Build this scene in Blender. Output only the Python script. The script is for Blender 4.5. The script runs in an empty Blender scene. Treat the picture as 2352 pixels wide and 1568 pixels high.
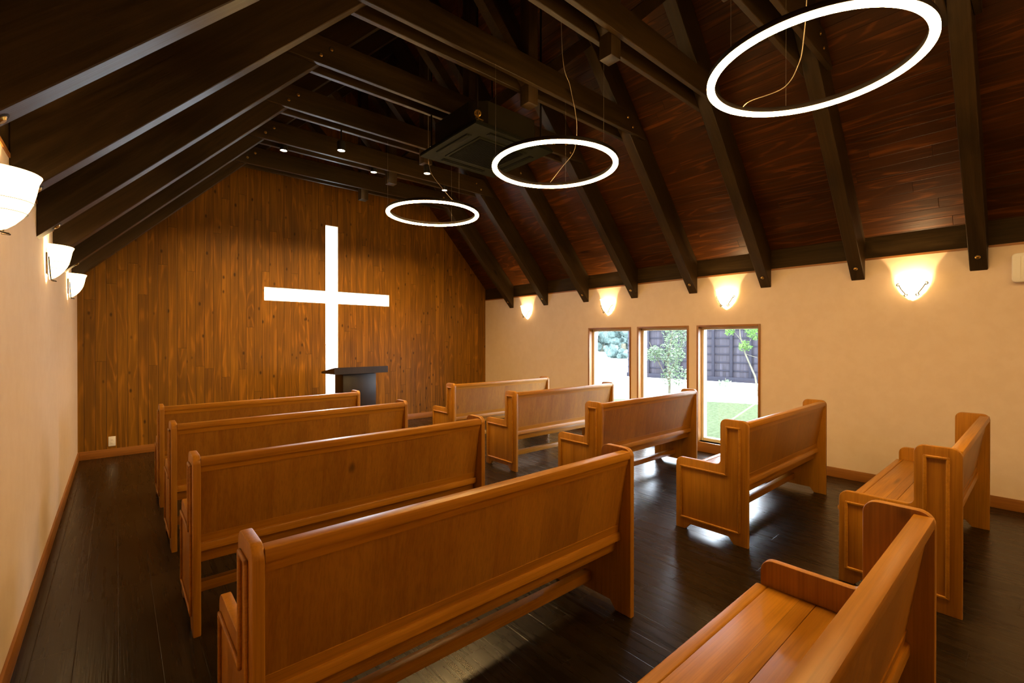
import bpy, bmesh, math, random
from mathutils import Vector, Matrix
random.seed(7)
SC = bpy.context.scene
COL = SC.collection

# ------------------------------------------------------------------ camera, world, exposure
YAW, PITCH, FPX = -0.7095, -0.0037, 1056.48
cd = bpy.data.cameras.new('camera'); cam = bpy.data.objects.new('camera', cd); COL.objects.link(cam)
_c, _s, _cp, _sp = math.cos(YAW), math.sin(YAW), math.cos(PITCH), math.sin(PITCH)
_R = Vector((_c, _s, 0)); _F = Vector((-_s*_cp, _c*_cp, _sp)); _U = Vector((_s*_sp, -_c*_sp, _cp))
cam.matrix_world = Matrix(((_R.x, _U.x, -_F.x, 0), (_R.y, _U.y, -_F.y, 0), (_R.z, _U.z, -_F.z, 1.5), (0, 0, 0, 1)))
cd.sensor_width = 36.0; cd.lens = FPX/2352*36.0; cd.clip_start = 0.02; cd.clip_end = 500
SC.camera = cam
SC.view_settings.view_transform = 'Standard'; SC.view_settings.look = 'None'
SC.view_settings.exposure = 0.0; SC.view_settings.gamma = 1.0; SC.view_settings.use_curve_mapping = False

SKY = 24.0
W = bpy.data.worlds.new('overcast_sky'); SC.world = W; W.use_nodes = True
bg = W.node_tree.nodes['Background']; bg.inputs[0].default_value = (0.74, 0.86, 1.0, 1); bg.inputs[1].default_value = SKY

RING_E, SHADE_E, BULB_W, SPOT_W = 108.0, 9.0, 40.0, 240.0
WARM = (1.0, 0.60, 0.21)

# ------------------------------------------------------------------ room measures
XL, XR, YB, YF = -0.3732, 5.9626, 7.8163, -2.6
ZW = 2.3354                         # top of the plaster
ZR, ZS = 2.1312, 2.57               # rafter underside and boarding height at the walls
SL, SR = 1.02, 1.10                 # roof slopes
XP = (ZR + SR*XR - ZR + SL*XL)/(SL + SR)    # ridge
def z_soffit(x, base=ZS): return base + (SL*(x-XL) if x < XP else SR*(XR-x))
RY = [6.9507, 5.9903, 5.0401, 4.0876, 3.1505, 2.2243, 1.3107, 0.4110]
RW = 0.119

def portal(name, loc, rot, sx, sy):
    l = bpy.data.lights.new(name, 'AREA'); l.shape = 'RECTANGLE'; l.size = sx; l.size_y = sy
    l.cycles.is_portal = True
    o = bpy.data.objects.new(name, l); COL.objects.link(o); o.location = loc; o.rotation_euler = rot; return o
WIN = [(4.9853, 4.1515), (4.0374, 3.2147), (3.0983, 2.2855)]
WZ0, WZ1 = 0.131, 1.695
for a, b in WIN:
    portal('window_daylight', (XR+0.19, (a+b)/2, (WZ0+WZ1)/2), (0, math.pi/2, 0), WZ1-WZ0, a-b)
CX0, CX1, CV0, CV1, CZ0, CZ1, CZB, CZT = 1.709, 3.768, 2.628, 2.842, 2.103, 2.316, 0.16, 3.41
portal('window_daylight', ((CV0+CV1)/2, YB+0.16, (CZB+CZT)/2), (-math.pi/2, 0, 0), CV1-CV0, CZT-CZB)
portal('window_daylight', ((CX0+CX1)/2, YB+0.17, (CZ0+CZ1)/2), (-math.pi/2, 0, 0), CX1-CX0, CZ1-CZ0)

# ------------------------------------------------------------------ materials
def srgb(h):
    h = h.lstrip('#'); v = [int(h[i:i+2], 16)/255 for i in (0, 2, 4)]
    return tuple(c/12.92 if c <= .04045 else ((c+.055)/1.055)**2.4 for c in v)
class NT:
    def __init__(s, name):
        s.m = bpy.data.materials.new(name); s.m.use_nodes = True; s.t = s.m.node_tree; s.t.nodes.clear()
        s.out = s.n('ShaderNodeOutputMaterial')
    def n(s, typ, **kw):
        nd = s.t.nodes.new(typ)
        for k, v in kw.items(): setattr(nd, k, v)
        return nd
    def l(s, a, b): s.t.links.new(a, b)
    def put(s, sock, v):
        if isinstance(v, bpy.types.NodeSocket): s.l(v, sock)
        else: sock.default_value = v
    def math(s, op, a, b=None, c=None, clamp=False):
        nd = s.n('ShaderNodeMath', operation=op, use_clamp=clamp); s.put(nd.inputs[0], a)
        if b is not None: s.put(nd.inputs[1], b)
        if c is not None: s.put(nd.inputs[2], c)
        return nd.outputs[0]
    def vmath(s, op, a, b):
        nd = s.n('ShaderNodeVectorMath', operation=op); s.put(nd.inputs[0], a); s.put(nd.inputs[1], b); return nd.outputs[0]
    def noise(s, vec, scale, detail=3, rough=.55, dist=0):
        nd = s.n('ShaderNodeTexNoise'); s.l(vec, nd.inputs['Vector']); nd.inputs['Scale'].default_value = scale
        nd.inputs['Detail'].default_value = detail; nd.inputs['Roughness'].default_value = rough; nd.inputs['Distortion'].default_value = dist
        return nd.outputs['Fac']
    def white(s, v):
        nd = s.n('ShaderNodeTexWhiteNoise', noise_dimensions='1D'); s.put(nd.inputs['W'], v); return nd.outputs['Value']
    def ramp(s, f, a, b):
        nd = s.n('ShaderNodeMapRange', interpolation_type='SMOOTHSTEP'); s.put(nd.inputs[0], f)
        nd.inputs[1].default_value = a; nd.inputs[2].default_value = b; return nd.outputs[0]
    def mix(s, f, a, b, mode='MIX'):
        nd = s.n('ShaderNodeMix', data_type='RGBA', blend_type=mode); s.put(nd.inputs['Factor'], f)
        for k, v in ((6, a), (7, b)):
            s.put(nd.inputs[k], v if isinstance(v, bpy.types.NodeSocket) else (*v[:3], 1))
        return nd.outputs[2]
    def bsdf(s, color, rough=.5, bump=None, bstr=.2, bdist=.01, metal=0, spec=.5, coat=0):
        p = s.n('ShaderNodeBsdfPrincipled')
        s.put(p.inputs['Base Color'], color if isinstance(color, bpy.types.NodeSocket) else (*color[:3], 1))
        s.put(p.inputs['Roughness'], rough); p.inputs['Metallic'].default_value = metal; p.inputs['Specular IOR Level'].default_value = spec
        p.inputs['Coat Weight'].default_value = coat; p.inputs['Coat Roughness'].default_value = .2
        if bump is not None:
            b = s.n('ShaderNodeBump'); b.inputs['Strength'].default_value = bstr; b.inputs['Distance'].default_value = bdist
            s.l(bump, b.inputs['Height']); s.l(b.outputs[0], p.inputs['Normal'])
        s.l(p.outputs[0], s.out.inputs[0]); return s.m
def plain(name, color, rough=.5, metal=0, spec=.5): return NT(name).bsdf(color, rough, metal=metal, spec=spec)
def emit(name, color, strength):
    t = NT(name); e = t.n('ShaderNodeEmission'); e.inputs[0].default_value = (*color, 1); e.inputs[1].default_value = strength
    t.l(e.outputs[0], t.out.inputs[0]); return t.m

def wood(name, dark, light, grain='X', rough=.4, spec=.5, board=None, board_axis=0, groove=0.0, tint=.25, knots=.0, seg=None,
         fibre=1.0, bstr=.15, streak=None, coat=0, per_object=True, rings=.5, knot_s=(5.0, 1.1), groove_dark=.25, groove_bump=1.5):
    """Wood with fibres, growth rings, knots; optional boards (width board along board_axis, optional length seg along the grain)."""
    t = NT(name); tc = t.n('ShaderNodeTexCoord'); v = tc.outputs['Object']
    if per_object:
        oi = t.n('ShaderNodeObjectInfo'); v0 = t.vmath('MULTIPLY', oi.outputs['Location'], (1.37, 1.91, 1.13)); vv = t.vmath('ADD', v, v0)
    else: vv = v
    mp = t.n('ShaderNodeMapping'); t.l(v, mp.inputs['Vector'])
    ang = {'L': -math.atan(SL), 'R': math.atan(SR)}.get(grain, 0)
    # rotated frame: grain lies along local X after the turn
    vr = t.n('ShaderNodeVectorRotate', rotation_type='Y_AXIS'); t.l(vv, vr.inputs['Vector']); vr.inputs['Angle'].default_value = -ang
    sep = t.n('ShaderNodeSeparateXYZ'); t.l(vr.outputs[0] if ang else vv, sep.inputs[0])
    ax = {'X': 0, 'Y': 1, 'Z': 2, 'L': 0, 'R': 0}[grain]; others = [i for i in range(3) if i != ax]
    g, p, q = sep.outputs[ax], sep.outputs[others[0]], sep.outputs[others[1]]
    tone = None; bump_groove = None; edge = None
    if board:
        vb = t.n('ShaderNodeVectorRotate', rotation_type='Y_AXIS'); t.l(v, vb.inputs['Vector'])
        vb.inputs['Angle'].default_value = {'L': math.atan(SL), 'R': -math.atan(SR)}.get(board_axis, 0) if isinstance(board_axis, str) else 0
        sb = t.n('ShaderNodeSeparateXYZ'); t.l(vb.outputs[0], sb.inputs[0])
        bc = sb.outputs[0 if isinstance(board_axis, str) else board_axis]
        k = t.math('DIVIDE', bc, board); idx = t.math('FLOOR', k); fr = t.math('FRACT', k)
        e = t.math('MINIMUM', fr, t.math('SUBTRACT', 1.0, fr)); edge = t.ramp(e, 0.0, max(groove/board, .004))
        key = idx
        if seg:
            gg = sb.outputs[ax]; k2 = t.math('ADD', t.math('DIVIDE', gg, seg), t.math('MULTIPLY', t.white(idx), 7.0)); i2 = t.math('FLOOR', k2); f2 = t.math('FRACT', k2)
            e2 = t.math('MINIMUM', f2, t.math('SUBTRACT', 1.0, f2)); edge2 = t.ramp(e2, 0.0, max(groove*.8/seg, .001))
            edge = t.math('MULTIPLY', edge, edge2); key = t.math('ADD', idx, t.math('MULTIPLY', i2, 17.3))
        rnd = t.white(key); tone = rnd
        off = t.math('MULTIPLY', rnd, 53.0); g = t.math('ADD', g, off); p = t.math('ADD', p, t.math('MULTIPLY', rnd, 11.0))
    def vec(sg, sp):
        cb = t.n('ShaderNodeCombineXYZ'); t.l(t.math('MULTIPLY', g, sg), cb.inputs[0]); t.l(t.math('MULTIPLY', p, sp), cb.inputs[1]); t.l(t.math('MULTIPLY', q, sp), cb.inputs[2]); return cb.outputs[0]
    fine = t.noise(vec(3.0*fibre, 140*fibre), 1.0, 2, .6)
    mid = t.noise(vec(1.1, 26), 1.0, 3, .6, .3)
    broad = t.noise(vec(.7, 3.2), 1.0, 2, .5)
    ring = t.math('SINE', t.math('MULTIPLY', t.noise(vec(.55, 5.0), 1.0, 1.5, .45, .4), 60.0)); ring = t.math('MULTIPLY_ADD', ring, .5, .5)
    f = t.math('ADD', t.math('MULTIPLY', mid, .45), t.math('MULTIPLY', broad, .55)); f = t.ramp(f, .3, .7)
    f = t.math('ADD', t.math('MULTIPLY', f, 1-rings*.5), t.math('MULTIPLY', t.math('MULTIPLY', ring, ring), rings*.5))
    col = t.mix(f, dark, light)
    if streak:
        st = t.ramp(t.math('ADD', t.math('MULTIPLY', ring, .5), t.math('MULTIPLY', mid, .6)), .68, .95); col = t.mix(t.math('MULTIPLY', st, .8), col, streak)
    fc = t.math('MULTIPLY_ADD', t.ramp(fine, .3, .6), .18, .82); col = t.mix(1.0, col, (1, 1, 1), 'MULTIPLY') if False else col
    cf = t.n('ShaderNodeCombineColor'); [t.l(fc, cf.inputs[i]) for i in range(3)]
    col = t.mix(1.0, col, cf.outputs[0], 'MULTIPLY')
    if tone is not None:
        tn = t.math('MULTIPLY_ADD', tone, tint*2, 1-tint); ct = t.n('ShaderNodeCombineColor'); [t.l(tn, ct.inputs[i]) for i in range(3)]
        col = t.mix(1.0, col, ct.outputs[0], 'MULTIPLY')
    if knots:
        vo = t.n('ShaderNodeTexVoronoi'); t.l(vec(knot_s[1], knot_s[0]), vo.inputs['Vector']); vo.inputs['Scale'].default_value = 1.0
        kd = t.math('ADD', vo.outputs['Distance'], t.math('MULTIPLY', t.math('SUBTRACT', mid, .5), .10))
        ks = t.n('ShaderNodeSeparateColor'); t.l(vo.outputs['Color'], ks.inputs[0]); keep = t.math('GREATER_THAN', ks.outputs[0], 1-knots)
        kf = t.math('MULTIPLY', t.math('SUBTRACT', 1.0, t.ramp(kd, .05, .20)), keep)
        col = t.mix(t.math('MULTIPLY', kf, .85), col, tuple(c*.22 for c in dark))
    h = t.math('ADD', t.math('MULTIPLY', fine, .5), t.math('MULTIPLY', mid, .5))
    if edge is not None:
        ce = t.math('MULTIPLY_ADD', edge, 1-groove_dark, groove_dark); cc = t.n('ShaderNodeCombineColor'); [t.l(ce, cc.inputs[i]) for i in range(3)]
        col = t.mix(1.0, col, cc.outputs[0], 'MULTIPLY'); h = t.math('ADD', h, t.math('MULTIPLY', edge, groove_bump))
    rr = t.math('MULTIPLY_ADD', mid, .16, rough-.08)
    return t.bsdf(col, rr, h, bstr, .004, spec=spec, coat=coat)

OAKD, OAKL = srgb('#9a6210'), srgb('#b97e20')
M = {}
M['oak_x'] = wood('oak_grain_along', OAKD, OAKL, 'X', .34, rings=.5, spec=.35)
M['oak_z'] = wood('oak_grain_upright', srgb('#8e590e'), srgb('#ab741d'), 'Z', .42, rings=.15, knots=.16, board=.27, board_axis=0, groove=.001, tint=.07, spec=.55, groove_dark=.8, knot_s=(5.5, 3.4))
M['oak_end'] = wood('oak_end_panel', OAKD, OAKL, 'Z', .40, spec=.35, rings=.15, knots=.16, knot_s=(5.5, 3.4), board=.19, board_axis=1, groove=.001, tint=.05, groove_dark=.85)
M['oak_seat'] = wood('oak_seat_boards', srgb('#8e5810'), srgb('#bc8122'), 'X', .34, board=.20, board_axis=1, groove=.0015, tint=.06, knots=.3, knot_s=(9, 1.0), rings=.5, spec=.35, groove_dark=.35)
M['cedar'] = wood('cedar_boards', srgb('#674105'), srgb('#8f6109'), 'Z', .5, spec=.25, board=.105, board_axis=0, groove=.006, tint=.10, knots=.6, knot_s=(10, 5.0), streak=srgb('#a36a14'), seg=2.6, rings=.3, per_object=False, bstr=.3, groove_dark=.45)
RB1, RB2 = srgb('#351b05'), srgb('#4e2807')
M['roof_l'] = wood('ceiling_boards_left', RB1, RB2, 'Y', .44, spec=.2, board=.105, board_axis='L', groove=.003, tint=.14, knots=.12, streak=srgb('#6e3d10'), rings=.5, per_object=False, bstr=.5, seg=3.0, groove_dark=.4)
M['roof_r'] = wood('ceiling_boards_right', RB1, RB2, 'Y', .44, spec=.2, board=.105, board_axis='R', groove=.003, tint=.14, knots=.12, streak=srgb('#6e3d10'), rings=.5, per_object=False, bstr=.5, seg=3.0, groove_dark=.4)
BD, BL = srgb('#271c0a'), srgb('#413018')
M['beam_l'] = wood('stained_beam_left', BD, BL, 'L', .44, spec=.25, knots=.2, knot_s=(5, 2.0), rings=.4, bstr=.3)
M['beam_r'] = wood('stained_beam_right', BD, BL, 'R', .44, spec=.25, knots=.2, knot_s=(5, 2.0), rings=.4, bstr=.3)
M['beam_x'] = wood('stained_beam_level', BD, BL, 'X', .44, spec=.25, knots=.2, knot_s=(5, 2.0), rings=.4, bstr=.3)
M['beam_y'] = wood('stained_beam_long', BD, BL, 'Y', .55, spec=.08, knots=.2, knot_s=(5, 2.0), rings=.4, bstr=.3)
M['beam_z'] = wood('stained_post', BD, BL, 'Z', .40, spec=.35, rings=.4, bstr=.3)
M['floor'] = wood('dark_floor_planks', srgb('#120d05'), srgb('#241a0b'), 'Y', .28, spec=.42, board=.155, board_axis=0, groove=.0025, seg=1.25, tint=.14, rings=.35, per_object=False, bstr=.22, fibre=.8, groove_dark=.6, groove_bump=.6)
M['trim_y'] = wood('brown_trim_long', srgb('#86531c'), srgb('#a66c2a'), 'Y', .42, per_object=False)
M['trim_x'] = wood('brown_trim_level', srgb('#86531c'), srgb('#a66c2a'), 'X', .42, per_object=False)
M['trim_z'] = wood('brown_trim_upright', srgb('#86531c'), srgb('#a66c2a'), 'Z', .42, per_object=False)
M['lectern'] = wood('dark_lectern', srgb('#18110b'), srgb('#271c13'), 'Z', .4, rings=.2)

def plaster():
    t = NT('cream_wallpaper'); v = t.n('ShaderNodeTexCoord').outputs['Object']
    a = t.noise(v, 9, 4, .6); b = t.noise(v, 260, 2, .6)
    col = t.mix(t.ramp(a, .35, .65), srgb('#e2cbb2'), srgb('#e5cfb7'))
    w1 = t.vmath('MULTIPLY', v, (40, 40, 420)); w2 = t.vmath('MULTIPLY', v, (420, 420, 40))
    weave = t.math('ADD', t.noise(w1, 1, 1), t.noise(w2, 1, 1))
    return t.bsdf(col, .75, t.math('ADD', weave, b), .12, .002, spec=.3)
M['plaster'] = plaster()
M['metal_dark'] = plain('dark_wrought_iron', srgb('#241a12'), .45, .6)
M['brass'] = plain('brass_bolt', srgb('#b08d4a'), .3, .9)
M['recess'] = plain('drilled_hole', srgb('#120c06'), .8)
M['steel'] = plain('steel_cable', srgb('#8d8373'), .4, .6)
M['cord'] = plain('pale_cord', srgb('#9a8c74'), .5)
M['ac_body'] = plain('dark_painted_steel', srgb('#1c170c'), .8, spec=.08)
M['ac_panel'] = plain('dark_olive_plastic', srgb('#1a1a12'), .85, spec=.04)
M['ac_dark'] = plain('vent_black', srgb('#0a0907'), .8, spec=.05)
M['ac_edge'] = plain('bare_steel_flange', srgb('#8a8370'), .35, .7)
M['black'] = plain('matt_black', srgb('#0c0a08'), .5)
M['white_plastic'] = plain('white_plastic', srgb('#e8e2d4'), .4)
M['slot'] = plain('socket_slot', srgb('#8a8478'), .6)
M['vinyl'] = plain('cream_window_frame', srgb('#efe6d2'), .45)
M['ring'] = emit('ring_diffuser', (1.0, .62, .23), RING_E)
M['shade'] = emit('sconce_glass', (1.0, .64, .26), SHADE_E)
M['lens'] = emit('downlight_lens', (1.0, .78, .48), 30.0)
def glass():
    t = NT('window_glass'); tr = t.n('ShaderNodeBsdfTransparent'); gl = t.n('ShaderNodeBsdfGlossy'); gl.inputs['Roughness'].default_value = .0
    fr = t.n('ShaderNodeFresnel'); fr.inputs['IOR'].default_value = 1.45; mx = t.n('ShaderNodeMixShader')
    t.l(t.math('MULTIPLY', fr.outputs[0], t.math('SUBTRACT', 1.0, t.n('ShaderNodeNewGeometry').outputs['Backfacing'])), mx.inputs[0]); t.l(tr.outputs[0], mx.inputs[1]); t.l(gl.outputs[0], mx.inputs[2]); t.l(mx.outputs[0], t.out.inputs[0]); return t.m
M['glass'] = glass()
def noisy(name, c1, c2, scale, rough=.9, bstr=.4, bdist=.03):
    t = NT(name); v = t.n('ShaderNodeTexCoord').outputs['Object']; a = t.noise(v, scale, 5, .65)
    return t.bsdf(t.mix(t.ramp(a, .35, .65), c1, c2), rough, a, bstr, bdist, spec=.05)
M['gravel'] = noisy('white_gravel', srgb('#cfcdc6'), srgb('#e6e4de'), 30)
M['lawn'] = noisy('short_grass', srgb('#2e3520'), srgb('#3f4830'), 14)
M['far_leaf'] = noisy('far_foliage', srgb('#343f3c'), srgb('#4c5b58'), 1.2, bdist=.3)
M['leaf_pale'] = noisy('pale_leaf', srgb('#4a5a44'), srgb('#73846a'), 4)
M['leaf_green'] = noisy('green_leaf', srgb('#3d5a2a'), srgb('#617c44'), 4)
M['bark'] = noisy('grey_bark', srgb('#4d4a41'), srgb('#615e4d'), 8)
M['bamboo'] = plain('bamboo', srgb('#6c6640'), .5)
M['fence'] = wood('charred_fence_boards', srgb('#282528'), srgb('#38353c'), 'Z', .7, spec=.1, board=.12, board_axis=0, groove=.006, tint=.15, rings=.3)
M['fence_x'] = plain('charred_fence_rail', srgb('#201f26'), .7, spec=.1)
M['render'] = plain('outer_render', srgb('#b9b2a4'), .9)

# ------------------------------------------------------------------ mesh helpers
class MB:
    def __init__(s): s.bm = bmesh.new()
    def _merge(s, b):
        me = bpy.data.meshes.new('tmp'); b.to_mesh(me); b.free(); s.bm.from_mesh(me); bpy.data.meshes.remove(me); return s
    def box(s, x0, x1, y0, y1, z0, z1, bevel=0.0, seg=2):
        b = bmesh.new(); bmesh.ops.create_cube(b, size=1.0)
        for v in b.verts:
            v.co = Vector(((x0+x1)/2+v.co.x*(x1-x0), (y0+y1)/2+v.co.y*(y1-y0), (z0+z1)/2+v.co.z*(z1-z0)))
        if bevel: bmesh.ops.bevel(b, geom=b.edges[:], offset=bevel, segments=seg, profile=.5, affect='EDGES', clamp_overlap=True)
        return s._merge(b)
    def prism(s, poly, axis, a, b_, bevel=0.0, seg=2):
        """Extrude a 2-D outline along axis from a to b_. axis 'x': outline is (y,z); 'y': (x,z); 'z': (x,y)."""
        b = bmesh.new()
        f3 = {'x': lambda p, t: (t, p[0], p[1]), 'y': lambda p, t: (p[0], t, p[1]), 'z': lambda p, t: (p[0], p[1], t)}[axis]
        lo = [b.verts.new(f3(p, a)) for p in poly]; hi = [b.verts.new(f3(p, b_)) for p in poly]; n = len(poly)
        f1 = b.faces.new(lo); f2 = b.faces.new(hi)
        for i in range(n): b.faces.new((lo[i], lo[(i+1) % n], hi[(i+1) % n], hi[i]))
        bmesh.ops.recalc_face_normals(b, faces=b.faces[:])
        if bevel:
            ed = set(f1.edges[:]) | set(f2.edges[:])
            bmesh.ops.bevel(b, geom=list(ed), offset=bevel, segments=seg, profile=.5, affect='EDGES', clamp_overlap=True)
        return s._merge(b)
    def tube(s, pts, rad, n=8, closed=False):
        pts = [Vector(p) for p in pts]; rads = rad if isinstance(rad, (list, tuple)) else [rad]*len(pts)
        b = bmesh.new(); rings = []; m = len(pts); prev = None
        for i, p in enumerate(pts):
            a = pts[(i-1) % m] if (closed or i > 0) else p; c = pts[(i+1) % m] if (closed or i < m-1) else p
            d = (c-a).normalized(); up = prev if prev else (Vector((0, 0, 1)) if abs(d.z) < .9 else Vector((1, 0, 0)))
            u = (up - d*up.dot(d)).normalized(); prev = u; w = d.cross(u)
            rings.append([b.verts.new(p + (u*math.cos(2*math.pi*k/n)+w*math.sin(2*math.pi*k/n))*rads[i]) for k in range(n)])
        for i in range(m if closed else m-1):
            r, r2 = rings[i], rings[(i+1) % m]
            for k in range(n): b.faces.new((r[k], r[(k+1) % n], r2[(k+1) % n], r2[k]))
        if not closed: b.faces.new(rings[0][::-1]); b.faces.new(rings[-1])
        bmesh.ops.recalc_face_normals(b, faces=b.faces[:]); return s._merge(b)
    def lathe(s, prof, n=24, c=(0, 0, 0), a0=0.0, a1=2*math.pi):
        b = bmesh.new(); full = abs(a1-a0-2*math.pi) < 1e-6; cnt = n if full else n+1; R = []
        for k in range(cnt):
            t = a0+(a1-a0)*k/n; R.append([b.verts.new((c[0]+r*math.cos(t), c[1]+r*math.sin(t), c[2]+z)) for r, z in prof])
        for k in range(n):
            A, B = R[k], R[(k+1) % cnt]
            for i in range(len(prof)-1):
                if prof[i] == prof[i+1]: continue
                try: b.faces.new((A[i], B[i], B[i+1], A[i+1]))
                except ValueError: pass
        bmesh.ops.remove_doubles(b, verts=b.verts[:], dist=1e-6); bmesh.ops.recalc_face_normals(b, faces=b.faces[:]); return s._merge(b)
    def cyl(s, c, r, z0, z1, n=20, bevel=0): return s.lathe([(0, z0), (r, z0), (r, z1), (0, z1)], n, (c[0], c[1], 0))
    def quad(s, *ps):
        s.bm.faces.new([s.bm.verts.new(p) for p in ps]); return s
    def build(s, name, mat, parent=None, smooth=True, loc=None):
        me = bpy.data.meshes.new(name); s.bm.to_mesh(me); s.bm.free(); me.materials.append(M[mat] if isinstance(mat, str) else mat)
        if smooth:
            me.shade_smooth(); me.set_sharp_from_angle(angle=math.radians(32))
        o = bpy.data.objects.new(name, me); COL.objects.link(o)
        if parent: o.parent = parent
        if loc: o.location = loc
        return o
def tag(o, label, cat, group=None, kind=None):
    o['label'] = label; o['category'] = cat
    if group: o['group'] = group
    if kind: o['kind'] = kind
    return o
def thing(name, loc, label, cat, group=None, rz=0):
    o = bpy.data.objects.new(name, None); COL.objects.link(o); o.location = loc; o.rotation_euler = (0, 0, rz); o.empty_display_size = .1
    return tag(o, label, cat, group)
def struct(o, label=None, cat=None):
    o['kind'] = 'structure'
    if label: o['label'] = label; o['category'] = cat
    return o
def dup(root, loc, label, rz=None):
    r = root.copy(); COL.objects.link(r); r.location = loc; r['label'] = label
    if rz is not None: r.rotation_euler = (0, 0, rz)
    def rec(src, dst):
        for ch in list(src.children):
            c = ch.copy(); COL.objects.link(c); c.parent = dst; rec(ch, c)
    rec(root, r); return r
def rounded(pts):
    """pts: (x, y, radius) -> outline with rounded corners."""
    out = []; n = len(pts)
    for i, (x, y, r) in enumerate(pts):
        p = Vector((x, y))
        if not r: out.append((x, y)); continue
        a = Vector(pts[i-1][:2])-p; b = Vector(pts[(i+1) % n][:2])-p; a.normalize(); b.normalize()
        half = a.angle(b)/2; d = r/math.tan(half); c = p+(a+b).normalized()*(r/math.sin(half))
        s0 = p+a*d-c; s1 = p+b*d-c; a0 = math.atan2(s0.y, s0.x); a1 = math.atan2(s1.y, s1.x); da = (a1-a0+math.pi) % (2*math.pi)-math.pi
        for k in range(7):
            t = a0+da*k/6; out.append((c.x+r*math.cos(t), c.y+r*math.sin(t)))
    return out

# ------------------------------------------------------------------ setting
struct(MB().box(XL-.2, XR+.2, YF-.15, YB+.15, -.12, 0).build('floor', 'floor'), 'dark brown plank floor of the chapel', 'floor')
struct(MB().box(XL-.2, XL, YF-.15, YB, 0, ZW).build('wall_left', 'plaster'), 'cream papered wall on the left', 'wall')
wr = MB(); ys = [YF-.15] + [v for a, b in reversed(WIN) for v in (b, a)] + [YB]
for i in range(0, len(ys), 2): wr.box(XR, XR+.2, ys[i], ys[i+1], 0, ZW)
for a, b in WIN: wr.box(XR, XR+.2, b, a, 0, WZ0).box(XR, XR+.2, b, a, WZ1, ZW)
struct(wr.build('wall_right', 'plaster'), 'cream papered wall with three tall windows', 'wall')
# gable wall of cedar boards with the cross cut through it
wb = MB(); top = lambda x: z_soffit(x)
def col(x0, x1, z0, z1=None):
    if z1 is not None: wb.box(x0, x1, YB, YB+.15, z0, z1)
    else:
        poly = [(x0, z0), (x1, z0), (x1, top(x1))]
        if x0 < XP < x1: poly.append((XP, top(XP)))
        poly.append((x0, top(x0))); wb.prism(poly, 'y', YB, YB+.15)
col(XL-.2, CX0, 0); col(CX0, CV0, 0, CZ0); col(CX0, CV0, CZ1); col(CV0, CV1, 0, CZB); col(CV0, CV1, CZT); col(CV1, CX1, 0, CZ0); col(CV1, CX1, CZ1); col(CX1, XR+.2, 0)
struct(wb.build('wall_back', 'cedar', smooth=False), 'upright cedar board gable wall with a cross cut through', 'wall')
wf = MB(); wf.prism([(XL-.2, 0), (XR+.2, 0), (XR+.2, top(XR+.2)), (XP, top(XP)), (XL-.2, top(XL-.2))], 'y', YF-.15, YF)
struct(wf.build('wall_front', 'plaster', smooth=False), 'cream wall behind the pews', 'wall')
struct(MB().prism([(XL-.25, top(XL)-.25*SL), (XP, top(XP)), (XP, top(XP)+.06), (XL-.25, top(XL)-.25*SL+.06)], 'y', YF-.15, YB+.15).build('ceiling_left', 'roof_l', smooth=False), 'dark boarded ceiling slope on the left', 'ceiling')
struct(MB().prism([(XP, top(XP)), (XR+.25, top(XR)-.25*SR), (XR+.25, top(XR)-.25*SR+.06), (XP, top(XP)+.06)], 'y', YF-.15, YB+.15).build('ceiling_right', 'roof_r', smooth=False), 'dark boarded ceiling slope above the windows', 'ceiling')
# fascia boards between wall top and ceiling boards
for nm, x0, x1, tx0, tx1 in (('trim_left', XL-.15, XL, XL, XL+.006), ('trim_right', XR, XR+.15, XR-.006, XR)):
    struct(MB().box(x0, x1, YF, YB, ZW, ZS+.02).build(nm, 'beam_y'), 'dark stained board along the top of the %s wall' % ('left' if 'left' in nm else 'window'), 'trim')
    tm = MB(); edges = sorted([YF]+[y+d for y in RY for d in (-RW/2, RW/2)]+[YB])
    for i in range(0, len(edges), 2): tm.box(tx0, tx1, edges[i]+.002, edges[i+1]-.002, ZW-.006, ZW+.014)
    struct(tm.build('trim_%d' % (1 if 'left' in nm else 2), 'trim_y'), 'thin reddish strip under the dark board of the %s wall' % ('left' if 'left' in nm else 'window'), 'trim')
BBH = .105
struct(MB().box(XL, XL+.014, YF, YB, 0, BBH, .003).build('baseboard_left', 'trim_y'), 'brown baseboard along the left wall', 'baseboard')
struct(MB().box(XL+.014, XR-.014, YB-.014, YB, 0, BBH, .003).build('baseboard_back', 'trim_x'), 'brown baseboard under the cedar wall', 'baseboard')
bb = MB(); cut = [YF]+[v for a, b in reversed(WIN) for v in (b-.0, a+.0)]+[YB-.014]
for i in range(0, len(cut), 2): bb.box(XR-.014, XR, cut[i], cut[i+1], 0, BBH, .003)
struct(bb.build('baseboard_right', 'trim_y'), 'brown baseboard along the window wall', 'baseboard')
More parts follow.
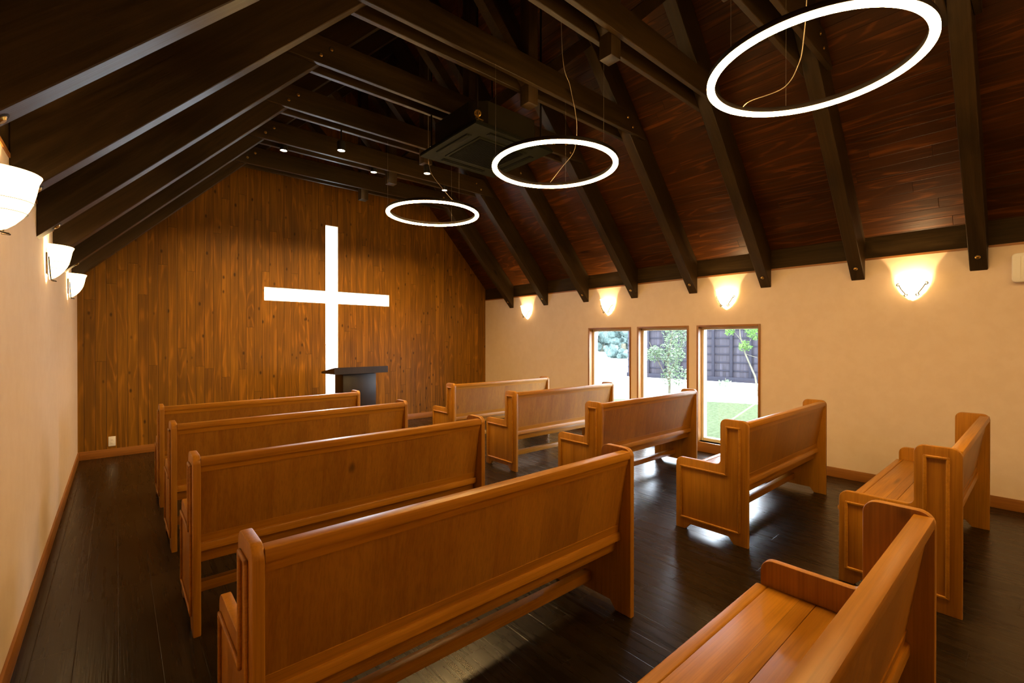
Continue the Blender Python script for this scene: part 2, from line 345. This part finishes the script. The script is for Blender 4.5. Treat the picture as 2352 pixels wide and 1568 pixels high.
# windows
for i, (a, b) in enumerate(WIN):
    w = thing('window_%d' % (i+1), (XR, (a+b)/2, 0), ['tall window nearest the cedar wall, looking on hazy trees', 'tall middle window with a pale leafy tree outside', 'tall window nearest the viewer, showing fence and lawn'][i], 'window'); w['kind'] = 'structure'
    h = (a-b)/2; t = .026
    m = MB(); m.box(-.012, .082, -h, -h+t, WZ0, WZ1, .003).box(-.012, .082, h-t, h, WZ0, WZ1, .003); m.build('window_frame', 'trim_z', w)
    MB().box(-.012, .082, -h+t, h-t, WZ1-t, WZ1, .003).build('frame_head', 'trim_y', w)
    MB().box(-.022, .10, -h-.02, h+.02, 0.002, WZ0, .003).build('window_sill', 'trim_y', w)
    m = MB(); k = .045; hh = h-.012
    m.box(.082, .17, -hh, -hh+k, WZ0, WZ1-.012, .004).box(.082, .17, hh-k, hh, WZ0, WZ1-.012, .004).box(.082, .17, -hh+k, hh-k, WZ1-.012-k, WZ1-.012, .004).box(.082, .17, -hh+k, hh-k, WZ0, WZ0+k, .004)
    m.build('sash', 'vinyl', w)
    MB().box(.128, .134, -hh+k-.005, hh-k+.005, WZ0+k-.005, WZ1-.012-k+.005).build('pane', 'glass', w)
w = thing('window_4', (0, YB, 0), 'white glowing cross shaped window in the cedar wall', 'window'); w['kind'] = 'structure'
def cross_poly(d):
    return [(CV0+d, CZB+d), (CV1-d, CZB+d), (CV1-d, CZ0+d), (CX1-d, CZ0+d), (CX1-d, CZ1-d), (CV1-d, CZ1-d), (CV1-d, CZT-d), (CV0+d, CZT-d), (CV0+d, CZ1-d), (CX0+d, CZ1-d), (CX0+d, CZ0+d), (CV0+d, CZ0+d)]
m = MB(); A, B = cross_poly(0), cross_poly(.008)
for k in range(12):
    k2 = (k+1) % 12; b = bmesh.new()
    vs = [b.verts.new((p[0], y, p[1])) for y in (.012, .14) for p in (A[k], A[k2], B[k2], B[k])]
    for f in ((0, 1, 2, 3), (7, 6, 5, 4), (0, 4, 5, 1), (1, 5, 6, 2), (2, 6, 7, 3), (3, 7, 4, 0)): b.faces.new([vs[j] for j in f])
    bmesh.ops.recalc_face_normals(b, faces=b.faces[:]); m._merge(b)
m.build('window_frame', 'vinyl', w, smooth=False)
MB().prism(cross_poly(.007), 'y', .112, .118).build('pane', 'glass', w, smooth=False)

# ------------------------------------------------------------------ roof timbers
ORD = ['first', 'second', 'third', 'fourth', 'fifth', 'sixth', 'seventh', 'eighth']
dep = ZS-ZR-.012
def bolt(parent, p, d, r=.02, rec=True):
    """a brass bolt head in a drilled recess; d: outward direction"""
    d = Vector(d).normalized(); q = Vector((0, 0, 1)).rotation_difference(d)
    for nm, mat, prof in ([('bolt_recess', 'recess', [(0, .0015), (r*1.45, .0015), (r*1.45, .0005)])] if rec else [])+[('bolt', 'brass', [(0, .010), (r*.55, .010), (r*.75, .006), (r, .003), (r, .001)])]:
        b = MB().lathe(prof, 14); o = b.build(nm, mat, parent); o.rotation_mode = 'QUATERNION'; o.rotation_quaternion = q; o.location = p
for i, y in enumerate(RY):
    for side in ('left', 'right'):
        if side == 'left':
            if i > 5: continue
            x0, x1, zc, mat, nrm = XL+.001, XP-.001, ZR, 'beam_l', (SL, 0, -1)
            pl = [(0, 0), (x1-x0, SL*(x1-x0)), (x1-x0, SL*(x1-x0)+dep), (0, dep)]; bx = .085; bz = SL*bx
        else:
            x0, x1, zc, mat, nrm = XR-.001, XP+.001, ZR, 'beam_r', (-SR, 0, -1)
            pl = [(0, 0), (0, dep), (x1-x0, SR*(x0-x1)+dep), (x1-x0, SR*(x0-x1))]; bx = -.10; bz = .10*SR
        r = MB().prism(pl, 'y', -RW/2, RW/2, .004, 1).build('rafter', mat); r.location = (x0, y, zc)
        tag(r, 'dark sloping rafter, %s from the cedar wall on the %s slope' % (ORD[i], 'left' if side == 'left' else 'window'), 'rafter', 'rafters of the %s roof slope' % side)
        bolt(r, (bx, 0, bz), nrm)
ZT, TH, TT = 3.822, .235, .045
for i, y in enumerate(RY):
    xa = XL+(ZT-ZR)/SL; xb = XR-(ZT-ZR)/SR; hl = TH
    t = thing('tie_beam', (XP, y, ZT), 'dark level pair of tie planks, %s from the cedar wall' % ORD[i], 'tie beam', 'paired tie beams under the roof')
    for s in (-1, 1):
        y0, y1 = sorted((s*(RW/2+.001), s*(RW/2+TT)))
        # plank ends are cut to the slope of the rafters
        ex = .24
        poly = [(xa-XP-ex, 0), (xb-XP+ex, 0), (xb-XP+ex-TH/SR, TH), (xa-XP-ex+TH/SL, TH)]
        MB().prism(poly, 'y', y0, y1, .004, 1).build('tie_plank', 'beam_x', t)
    for bxp, bzp in ((xa-XP+.02, .07), (xa-XP+.11, .15), (xb-XP-.02, .07), (xb-XP-.11, .15)):
        bolt(t, (bxp, -RW/2-TT-.0005, bzp), (0, -1, 0), .016)
    kz = ZT-.15 if i != 3 else ZT+.002
    k = MB().box(-.06, .06, -RW/2+.001, RW/2-.001, 0, z_soffit(XP, ZR)-kz-.075, .005).build('king_post', 'beam_z'); k.location = (XP, y, kz)
    tag(k, 'dark king post between the %s pair of tie planks from the cedar wall' % ORD[i], 'post', 'king posts of the roof')
    for s, sl, xe, lab in ((-1, SL, XL, 'left'), (1, SR, XR, 'window')):
        xs = XP+s*.061; ze = ZT+.10; xm = XP+s*.80; zm = z_soffit(xm, ZR)-.004; sx = 1
        d = Vector((xm-xs, zm-ze)).normalized(); nn = Vector((-d.y, d.x))*.05
        tdir = Vector((1, sl if s < 0 else -sl)).normalized()
        # strut: lower end against the king post, upper end under the rafter
        z_lo = ze-.07; z_hi = ze+.07; slope = (zm-ze)/(xm-xs)
        def hit(z0):   # where the line through (xs,z0) with this slope meets the rafter underside
            x = (z0-slope*xs-(ZR-sl*xe if s < 0 else ZR+sl*xe))/((sl if s < 0 else -sl)-slope); return (x, z0+slope*(x-xs)-.003)
        poly = [(xs, z_lo), (xs, z_hi), hit(z_hi), hit(z_lo)]; poly = [(px-XP, pz-ZT) for px, pz in poly]
        st = MB().prism(poly, 'y', -.045, .045).build('strut', 'beam_l' if s < 0 else 'beam_r'); st.location = (XP, y, ZT)
        tag(st, 'dark slanting strut on the %s side of the %s king post from the cedar wall' % (lab, ORD[i]), 'strut', 'struts of the roof')

# ------------------------------------------------------------------ pews
def build_pew(L, label):
    P = thing('pew', (0, 0, 0), label, 'pew', 'oak pews facing the cross'); h = L/2; T = .034
    outline = rounded([(0, 0, 0), (0, .912, .045), (.20, .912, .045), (.20, .565, .035), (.556, .565, .05), (.556, 0, 0), (.478, 0, 0), (.437, .046, .008), (.137, .046, .008), (.10, 0, 0)])
    for s in (-1, 1):
        x0, x1 = sorted((s*h, s*(h-T)))
        e = MB().prism(outline, 'x', x0, x1, .0045, 2).build('end_panel', 'oak_end', P)
        loop = [(.058, .852), (.152, .852), (.152, .497), (.515, .497), (.515, .095), (.058, .095)]; m = MB(); w = .0085
        xa, xb = sorted((s*(h-.001), s*(h+.011)))
        for k in range(6):
            (u0, z0), (u1, z1) = loop[k], loop[(k+1) % 6]
            m.box(xa, xb, min(u0, u1)-w, max(u0, u1)+w, min(z0, z1)-w, max(z0, z1)+w, .0055, 3)
        m.build('panel_moulding', 'oak_x', e)
    i0, i1 = -h+T, h-T
    MB().box(i0, i1, .002, .056, .858, .898, .0028).build('top_rail', 'oak_x', P)
    uz = lambda z: .016+(.862-z)/(.862-.44)*.066
    m = MB(); m.prism([(uz(.862), .862), (uz(.44), .44), (uz(.44)+.02, .44), (uz(.862)+.02, .862)], 'x', i0, i1)
    m.build('back_panel', 'oak_z', P)
    m = MB()
    for za, zb in ((.445, .487), (.825, .858)):
        m.prism([(uz(zb)-.004, zb), (uz(za)-.004, za), (uz(za)+.002, za), (uz(zb)+.002, zb)], 'x', i0, i1, .0015, 1)
    m.build('panel_border', 'oak_x', P)
    MB().prism([(.064, .404), (.064, .436), (.068, .444), (.112, .448), (.112, .404)], 'x', i0, i1).build('lower_rail', 'oak_x', P)
    MB().box(i0, i1, .098, .12, .335, .404, .003).build('apron', 'oak_x', P)
    m = MB(); m.box(i0, i1, .1125, .345, .428, .455, .002).box(i0, i1, .3465, .522, .428, .455, .002); m.build('seat', 'oak_seat', P)
    MB().box(i0, i1, .5235, .572, .425, .456, .008, 3).build('seat_nosing', 'oak_x', P)
    MB().box(i0, i1, .50, .52, .36, .428, .003).build('front_apron', 'oak_x', P)
    MB().box(i0, i1, .268, .318, .10, .155, .004).build('stretcher', 'oak_x', P)
    return P
LX0, LX1, RX0, RX1 = .2870, 2.1270, 3.4225, 5.2335
LY = [.2452, 1.4588, 2.7913, 4.0128, 5.1596]; RYP = [.2928, 1.3958, 2.7081, 3.9175, 5.1794]
lab_l = ['honey oak pew closest to the viewer, its seat boards seen from above', 'honey oak pew left of the aisle, whole back in view, second nearest', 'honey oak pew left of the aisle, third row from the dark lectern', 'honey oak pew left of the aisle, second row from the dark lectern', 'honey oak pew in the front row, just before the dark lectern']
lab_r = ['honey oak pew by the bare wall stretch at the far right', 'honey oak pew right of the aisle with its whole arched end panel facing the viewer', 'honey oak pew right of the aisle, its far end between the middle and nearest windows', 'honey oak pew whose far end stands before the tall window nearest the cedar wall', 'pale lit oak pew in the front row of the window side']
p0 = build_pew(LX1-LX0, lab_l[0]); p0.location = ((LX0+LX1)/2, LY[0], 0)
for i in range(1, 5): dup(p0, ((LX0+LX1)/2, LY[i], 0), lab_l[i])
p1 = build_pew(RX1-RX0, lab_r[0]); p1.location = ((RX0+RX1)/2, RYP[0], 0)
for i in range(1, 5): dup(p1, ((RX0+RX1)/2, RYP[i], 0), lab_r[i])

# ------------------------------------------------------------------ lectern
T = thing('lectern', (2.79, 6.70, 0), 'dark brown lectern with slanted top standing before the glowing cross', 'lectern')
MB().prism([(0, .995), (0, 1.095), (.55, 1.015), (.55, .985)], 'x', -.415, .415, .003, 1).build('lectern_top', 'lectern', T)
MB().box(-.225, .235, .10, .42, .985, .996).build('spacer', 'black', T)
MB().box(-.25, .262, .10, .44, .0, .983, .004).build('lectern_body', 'lectern', T)

# ------------------------------------------------------------------ ring pendants
RZ = 3.0
def arc_block(r0, r1, z0, z1, a0, a1, n, bev=.006):
    prof = rounded([(r0, z0, bev), (r1, z0, bev), (r1, z1, bev), (r0, z1, bev)]); prof = prof+[prof[0]]
    b = bmesh.new(); R = []
    for k in range(n+1):
        t = a0+(a1-a0)*k/n; R.append([b.verts.new((r*math.cos(t), r*math.sin(t), z)) for r, z in prof[:-1]])
    m = len(prof)-1
    for k in range(n):
        for i in range(m): b.faces.new((R[k][i], R[k+1][i], R[k+1][(i+1) % m], R[k][(i+1) % m]))
    if abs(a1-a0) < 6.28: b.faces.new(R[0]); b.faces.new(R[-1][::-1])
    bmesh.ops.remove_doubles(b, verts=b.verts[:], dist=1e-5); bmesh.ops.recalc_face_normals(b, faces=b.faces[:]); return b
rings = [((2.87, 4.79), .545, 'glowing ring pendant farthest off, hanging nearest the cedar wall', [(-.039, -.505, .03), (-.067, -.35, .185), (-.118, -.169, .404), (-.091, -.056, .584), (-.041, .039, .80)]),
         ((2.88, 2.79), .540, 'glowing ring pendant hanging in front of the ceiling air conditioner', [(.335, .392, .03), (.353, .246, .147), (.379, .114, .267), (.338, .041, .425), (.266, -.007, .545), (.169, -.032, .735), (.05, -.038, 1.105)]),
         ((2.92, .86), .530, 'large glowing ring pendant nearest the viewer, above the window side', [(.22, .462, .03), (.165, .388, .03), (.215, .209, .06), (.175, .113, .15), (.084, .06, .24), (-.016, .015, .40), (-.05, .0, .8)]),
         ((2.90, -1.10), .535, 'added ring pendant, unseen behind the viewer, lighting the near pews and window wall', [(.22, .462, .03), (.10, .20, .30), (0, 0, .8)])]  # extra ring out of view, added to brighten near pews and right wall
for (cx, cy), R, lab, cordp in rings:
    t = thing('ring_pendant', (cx, cy, RZ), lab, 'pendant light', 'glowing ring pendants')
    for k in range(6):
        a = math.radians(60*k+50); m = MB(); m._merge(arc_block(R-.042, R, -.012, .004, a+.006, a+math.radians(60)-.006, 16, .004)); m.build('ring_diffuser', 'ring', t)
    m = MB(); m._merge(arc_block(R-.041, R-.001, .0045, .034, 0, 2*math.pi, 96, .002)); m.build('ring_housing', 'metal_dark', t)
    for k in range(3):
        a = math.radians(120*k+32); x, y = (R-.022)*math.cos(a), (R-.022)*math.sin(a)
        zt = (ZT if min(abs(cy+y-q) for q in RY) < .12 else z_soffit(cx+x))-RZ-.002; MB().tube([(x, y, .034), (x, y, zt)], .0012, 5).build('suspension_wire', 'steel', t)
    # power cord, a slack curve up into the roof
    P = [Vector(p) for p in cordp]; top_p = P[-1].copy(); top_p.z = z_soffit(cx+top_p.x)-RZ-.01; P.append(top_p); pts = []
    for i in range(len(P)-1):
        a0, a1, a2, a3 = P[max(i-1, 0)], P[i], P[i+1], P[min(i+2, len(P)-1)]
        for j in range(8):
            u = j/8; pts.append(.5*((2*a1)+(a2-a0)*u+(2*a0-5*a1+4*a2-a3)*u*u+(3*a1-a0-3*a2+a3)*u**3))
    pts.append(P[-1]); MB().tube(pts, .0028, 6).build('power_cord', 'cord', t)

# ------------------------------------------------------------------ ceiling air conditioner
A = thing('air_conditioner', (2.875, 3.765, 3.40), 'dark cassette air conditioner hung below the roof ties', 'air conditioner')
ch = .13; hb = .42
oct_ = [(-hb+ch, -hb), (hb-ch, -hb), (hb, -hb+ch), (hb, hb-ch), (hb-ch, hb), (-hb+ch, hb), (-hb, hb-ch), (-hb, -hb+ch)]
MB().prism(oct_, 'z', .062, .292, .004, 1).build('housing', 'ac_body', A)
MB().prism([(x*1.012, y*1.012) for x, y in oct_], 'z', .050, .060).build('flange', 'ac_edge', A)
ho, hi = .495, .27
m = MB(); b = bmesh.new(); bmesh.ops.create_cube(b, size=1)
for v in b.verts: v.co = Vector((v.co.x*2*ho*(.96 if v.co.z > 0 else 1), v.co.y*2*ho*(.96 if v.co.z > 0 else 1), .025+v.co.z*.046))
bmesh.ops.bevel(b, geom=b.edges[:], offset=.008, segments=2, affect='EDGES'); m._merge(b)
panel = m.build('panel', 'ac_panel', A)
for k in range(4):
    m = MB().box(-.27, .27, -.425, -.365, -.003, .004, .002); o = m.build('air_vent', 'ac_dark', A); o.rotation_euler = (0, 0, k*math.pi/2)
    f = MB().box(-.262, .262, -.420, -.392, -.008, -.002, .002).build('vent_louver', 'ac_panel', A); f.rotation_euler = (0, 0, k*math.pi/2)
m = MB().box(-.30, .30, -.30, .30, -.006, .004, .004); m.build('grille_frame', 'ac_panel', A)
m = MB()
m.box(-hi, hi, -hi, hi, -.009, -.005)
for k in range(27): y = -hi+.02*k+.01; m.box(-hi, hi, y-.003, y+.003, -.012, -.008)
m.build('intake_grille', 'ac_dark', A)
for sx in (-1, 1):
    for sy in (-1, 1):
        px, py = sx*(hb-.02), sy*(hb-.02)
        MB().tube([(px, py, .08), (px, py, z_soffit(2.875+px)-3.40-.002 if abs(py) < 9 else 1)], .010, 8).build('hanger_rod', 'metal_dark', A)
        m = MB().box(min(px, px-sx*.06), max(px, px-sx*.06), py-.016, py+.016, .09, .10); m.cyl((px, py), .016, .078, .089, 6).cyl((px, py), .016, .101, .114, 6)
        m.build('hanger_bracket', 'brass' if (sx, sy) == (-1, -1) else 'metal_dark', A)
m = MB()
for k in range(5):
    a = math.pi*k/5; m.tube([(-.435+.03*math.cos(t)*math.cos(a), -.455+.03*math.cos(t)*math.sin(a), .115+.03*math.sin(t)) for t in [2*math.pi*j/14 for j in range(14)]], .003, 5, True)
m.build('wire_coil', 'brass', A)

# ------------------------------------------------------------------ downlights
def spot_light(name, parent, loc, W_, ang, tilt):
    l = bpy.data.lights.new(name, 'SPOT'); l.energy = W_; l.color = WARM; l.spot_size = ang; l.spot_blend = 1.0; l.shadow_soft_size = .03
    o = bpy.data.objects.new(name, l); COL.objects.link(o); o.parent = parent; o.location = loc; o.rotation_euler = (tilt, 0, 0); return o
SPOTS = [(1.525, RY[1], 3.772, 'black tube downlight farthest left, on the second tie from the cedar wall'), (2.66, RY[1], 3.78, 'black tube downlight beside the second king post from the cedar wall'), (3.79, RY[1], 3.773, 'black tube downlight just above the farthest ring pendant'),
         (1.866, RY[2], 3.567, 'black tube downlight hanging low on the third tie, left of the air conditioner'), (2.934+.0, RY[2], 3.567, 'black tube downlight hanging low under the third king post')]
for x, y, z, lab in SPOTS:
    d = thing('downlight', (x, y, z), lab, 'downlight', 'black downlights on the roof ties'); r = .042
    hgt = .10
    MB().lathe([(0, .012), (r-.004, .012), (r-.004, 0), (r, 0), (r, hgt-.006), (r-.006, hgt), (0, hgt)], 24).build('housing', 'black', d)
    MB().lathe([(0, .004), (r-.005, .004), (r-.005, .009), (0, .009)], 24).build('lens', 'lens', d)
    topz = ZT-z if abs(x-XP) > .09 else ZT-.15-z
    if topz > hgt: MB().lathe([(0, hgt), (.009, hgt), (.009, topz-.001), (0, topz-.001)], 10).build('stem', 'black', d)
    spot_light('downlight_beam', d, (0, 0, -.012), SPOT_W if y > 5.5 else SPOT_W*.4, math.radians(112), math.radians(20) if y > 5.5 else 0)

# ------------------------------------------------------------------ wall sconces
def build_sconce(loc, rz, lab, grp, scrolls=True):
    """local frame: +x points away from the wall, z=0 at the rim."""
    S = thing('wall_sconce', loc, lab, 'wall lamp', grp, rz)
    MB().box(.001, .014, -.035, .035, -.195, -.045, .004).build('backplate', 'metal_dark', S)
    prof = [(.128, .0), (.118, -.025), (.110, -.07), (.101, -.11), (.089, -.14), (.072, -.17), (.050, -.198), (.027, -.219), (.0, -.231)]
    inner = [(max(r-.004, 0), z+.003) for r, z in reversed(prof)]
    MB().lathe(prof+inner, 20, (.016, 0, 0), -math.pi/2, math.pi/2).build('glass_shade', 'shade', S)
    for zz, rr in ((-.108, .1045), (-.152, .0845)):
        MB().tube([(.016+rr*math.cos(t), rr*math.sin(t), zz-.004) for t in [math.radians(-86+172*k/24) for k in range(25)]], .0013, 5).build('glass_line', 'metal_dark', S)
    for s in (-1, 1):
        if not scrolls:
            MB().tube([(.022, s*.116, -.085), (.024, s*.108, -.14), (.026, s*.075, -.195), (.026, s*.03, -.236), (.05, s*.012, -.240)], .0035, 6).build('side_stay', 'metal_dark', S)
            continue
        pts = []
        for k in range(11): t = math.radians(-150+300*k/10); pts.append((.050, s*(.107+.011*math.cos(t)), -.098+.011*math.sin(t)))
        pts = pts[::-1] if False else pts
        arm = [(.056, s*.097, -.108), (.068, s*.084, -.138), (.074, s*.066, -.168), (.074, s*.050, -.190)]
        low = [(.072, s*(.044+.012*math.cos(math.radians(60-300*k/10))), -.206+.012*math.sin(math.radians(60-300*k/10))) for k in range(11)]
        MB().tube(pts[::-1] + arm + low, .0045, 6).build('scroll_arm', 'metal_dark', S)
        MB().tube([(.010, s*.034, -.19), (.045, s*.052, -.200), (.072, s*.048, -.196)], .004, 6).build('bracket_arm', 'metal_dark', S)
    l = bpy.data.lights.new('sconce_bulb', 'POINT'); l.energy = BULB_W; l.color = (1.0, .66, .30); l.shadow_soft_size = .016
    o = bpy.data.objects.new('sconce_bulb', l); COL.objects.link(o); o.parent = S; o.location = (.052, 0, -.178); return S
s0 = build_sconce((XR, 6.484, 2.145), math.pi, 'glowing wall lamp beside the cedar wall, farthest from the windows', 'bowl lamps on the window wall')
dup(s0, (XR, 4.573, 2.145), 'glowing wall lamp above the tall window nearest the cedar wall')
dup(s0, (XR, 2.692, 2.145), 'glowing wall lamp above the window nearest the viewer')
dup(s0, (XR, 0.868, 2.145), 'glowing wall lamp on the bare wall between the last two rafters')
s1 = build_sconce((XL, 6.36, 2.152), 0, 'glowing bowl lamp on the left wall, smallest and next to the cedar wall', 'bowl lamps on the left wall', False)
dup(s1, (XL, 4.545, 2.152), 'glowing bowl lamp on the left wall, middle one with its dark backplate showing')
dup(s1, (XL, 2.69, 2.160), 'large glowing bowl lamp on the left wall, cut by the picture edge')

# ------------------------------------------------------------------ small wall fittings
O = thing('wall_outlet', (-.052, YB, .20), 'white electrical outlet low on the cedar wall', 'outlet')
MB().box(-.036, .036, -.009, 0, -.062, .062, .004).build('cover_plate', 'white_plastic', O)
for zc in (-.02, .022):
    m = MB().box(-.012, .012, -.0105, -.0085, zc-.011, zc+.011, .001); f = m.build('socket', 'white_plastic', O)
    m = MB().box(-.006, -.004, -.011, -.0102, zc-.005, zc+.005).box(.004, .006, -.011, -.0102, zc-.005, zc+.005); m.build('socket_slot', 'slot', f)
SPK = thing('wall_speaker', (XR, .02, 2.122), 'white rounded box fixed high on the wall at the right edge', 'speaker')
MB().prism(rounded([(-.185, -.125, .03), (.185, -.125, .03), (.185, .125, .03), (-.185, .125, .03)]), 'x', -.075, -.001, .008, 3).build('cabinet', 'white_plastic', SPK)
m = MB()
for k in range(14):
    y = .135-.02*k; m.box(-.078, -.072, y-.004, y+.004, -.095, .095, .002)
m.build('grille', 'white_plastic', SPK)

# ------------------------------------------------------------------ outdoors
struct(MB().box(-60, 140, YB+.2, 160, -.5, -.1).box(XR+.25, 140, -60, YB+.2, -.5, -.1).build('ground', 'gravel', smooth=False), 'white gravel yard outside', 'ground')
lw = MB(); lw.prism([(XR+.3, -6), (11.9, -6), (12.0, 4.2), (11.45, 5.6), (10.6, 7.0), (9.5, 8.0), (XR+.3, 8.2)], 'z', -.099, -.07)
tag(lw.build('lawn', 'lawn', smooth=False), 'short green lawn outside the windows', 'lawn', kind='stuff')
Fa = Vector((17.08, 12.05)); Fb = Vector((18.95, -.2)); fd = (Fb-Fa); fl = fd.length; fz = math.atan2(fd.y, fd.x)
F = thing('board_fence', (Fa.x, Fa.y, -.1), 'tall charred black board fence beyond the lawn', 'fence', rz=fz)
MB().box(0, fl, .0, .03, .18, 3.6).build('fence_boards', 'fence', F)
MB().box(0, fl, -.14, .05, 0, .18, .01).build('fence_plinth', 'fence_x', F)
for k in range(11):
    z = .42+.313*k
    MB().box(0, fl, -.032, .0, z-.022, z+.022, .004).build('fence_rail', 'fence_x', F)
k = 0; x = .32
while x < fl:
    MB().box(x-.05, x+.05, -.10, -.032, .18, 3.62, .005).build('fence_post', 'fence_x', F); x += .66
def leaves(mb, c, rad, n, size):
    for _ in range(n):
        while True:
            d = Vector((random.uniform(-1, 1), random.uniform(-1, 1), random.uniform(-1, 1)))
            if d.length < 1: break
        p = Vector(c)+Vector((d.x*rad[0], d.y*rad[1], d.z*rad[2]))
        a = Vector((random.gauss(0, 1), random.gauss(0, 1), random.gauss(0, .6))).normalized(); b = a.cross(Vector((random.gauss(0, 1), random.gauss(0, 1), random.gauss(0, 1)))).normalized()
        s = size*random.uniform(.7, 1.3); w = s*.36
        up = a.cross(b)*s*.12
        mb.quad(p-a*s*.5, p+b*w*.5+up, p+a*s*.5, p-b*w*.5+up)
def tree(name, base, trunk, branches, blobs, leafmat, lab, leaf_size, n, grp=None):
    t = thing(name, base, lab, 'tree', grp); b = Vector(base)
    m = MB(); m.tube([Vector(p)-b for p, r in trunk], [r for p, r in trunk], 8)
    for br in branches: m.tube([Vector(p)-b for p, r in br], [r for p, r in br], 6)
    m.build('trunk', 'bark', t); m = MB()
    for c, rad, k in blobs: leaves(m, Vector(c)-b, rad, int(n*k), leaf_size)
    m.build('foliage', leafmat, t, smooth=False); return t
bx, by = 10.45, 6.15
tb = [((bx, by, -.066), .035), ((bx+.02, by, .5), .03), ((bx-.02, by+.03, 1.0), .024), ((bx+.05, by-.05, 1.6), .016), ((bx+.08, by-.08, 2.3), .008)]
brs = [[((bx, by, .45), .016), ((bx-.15, by+.18, .9), .011), ((bx-.3, by+.38, 1.45), .006)], [((bx, by, .6), .016), ((bx+.12, by-.16, 1.1), .011), ((bx+.22, by-.3, 1.7), .006)], [((bx, by, .9), .012), ((bx-.2, by+.25, 1.1), .008), ((bx-.28, by+.42, 1.22), .004)]]
bl = [((bx+.12, by-.12, 1.75), (.35, .35, .5), 1.0), ((bx-.22, by+.30, 1.15), (.22, .25, .22), .42), ((bx+.05, by-.05, 1.15), (.33, .33, .35), .8), ((bx+.05, by-.1, .6), (.32, .32, .3), .5), ((bx+.2, by-.2, 2.3), (.35, .35, .35), .5)]
tree('garden_tree', (bx, by, -.068), tb, brs, bl, 'leaf_pale', 'pale silvery leafy young tree outside the middle window', .075, 750)
sb = [((13.75, 5.32, -.1), .028), ((13.68, 5.38, .45), .026), ((13.47, 5.57, 1.11), .02), ((13.36, 5.66, 1.6), .015), ((13.31, 5.71, 2.5), .008)]
sbr = [[((13.45, 5.6, 1.2), .010), ((13.5, 5.4, 1.55), .007), ((13.55, 5.2, 1.85), .004)], [((13.38, 5.65, 1.5), .009), ((13.25, 5.85, 1.8), .006), ((13.2, 5.95, 2.0), .004)], [((13.47, 5.57, 1.1), .008), ((13.6, 5.3, 1.0), .005), ((13.7, 5.15, .85), .003)]]
sbl = [((13.42, 5.55, 1.32), (.14, .18, .16), .35), ((13.5, 5.3, 1.75), (.26, .3, .25), .8), ((13.24, 5.9, 1.75), (.14, .14, .14), .22), ((13.68, 5.15, .95), (.12, .14, .22), .25), ((13.4, 5.5, 2.4), (.4, .4, .35), .6)]
tree('garden_tree', (13.75, 5.32, -.1), sb, sbr, sbl, 'leaf_green', 'slender leaning sapling outside the window nearest the viewer', .09, 420)
st = MB().tube([(9.1, 4.02, -.066), (10.05, 3.89, .22), (12.6, 3.54, 1.07)], .014, 8).build('bamboo_stake', 'bamboo'); tag(st, 'slanting yellow bamboo stake over the lawn outside', 'stake')
for px, py, lab, n in ((15.6, 7.1, 'low white flowering plant at the foot of the fence', 60), (16.4, 8.9, 'small upright weed before the fence', 40)):
    t = thing('garden_plant', (px, py, -.1), lab, 'plant'); m = MB(); leaves(m, (0, 0, .12), (.3, .3, .12), n, .12) if n == 60 else leaves(m, (0, 0, .35), (.1, .1, .3), n, .1); m.build('foliage', 'leaf_pale', t, smooth=False)
    MB().tube([(0, 0, 0), (.02, 0, .3)], .008, 5).build('stem', 'bark', t)
# far trees beyond the yard
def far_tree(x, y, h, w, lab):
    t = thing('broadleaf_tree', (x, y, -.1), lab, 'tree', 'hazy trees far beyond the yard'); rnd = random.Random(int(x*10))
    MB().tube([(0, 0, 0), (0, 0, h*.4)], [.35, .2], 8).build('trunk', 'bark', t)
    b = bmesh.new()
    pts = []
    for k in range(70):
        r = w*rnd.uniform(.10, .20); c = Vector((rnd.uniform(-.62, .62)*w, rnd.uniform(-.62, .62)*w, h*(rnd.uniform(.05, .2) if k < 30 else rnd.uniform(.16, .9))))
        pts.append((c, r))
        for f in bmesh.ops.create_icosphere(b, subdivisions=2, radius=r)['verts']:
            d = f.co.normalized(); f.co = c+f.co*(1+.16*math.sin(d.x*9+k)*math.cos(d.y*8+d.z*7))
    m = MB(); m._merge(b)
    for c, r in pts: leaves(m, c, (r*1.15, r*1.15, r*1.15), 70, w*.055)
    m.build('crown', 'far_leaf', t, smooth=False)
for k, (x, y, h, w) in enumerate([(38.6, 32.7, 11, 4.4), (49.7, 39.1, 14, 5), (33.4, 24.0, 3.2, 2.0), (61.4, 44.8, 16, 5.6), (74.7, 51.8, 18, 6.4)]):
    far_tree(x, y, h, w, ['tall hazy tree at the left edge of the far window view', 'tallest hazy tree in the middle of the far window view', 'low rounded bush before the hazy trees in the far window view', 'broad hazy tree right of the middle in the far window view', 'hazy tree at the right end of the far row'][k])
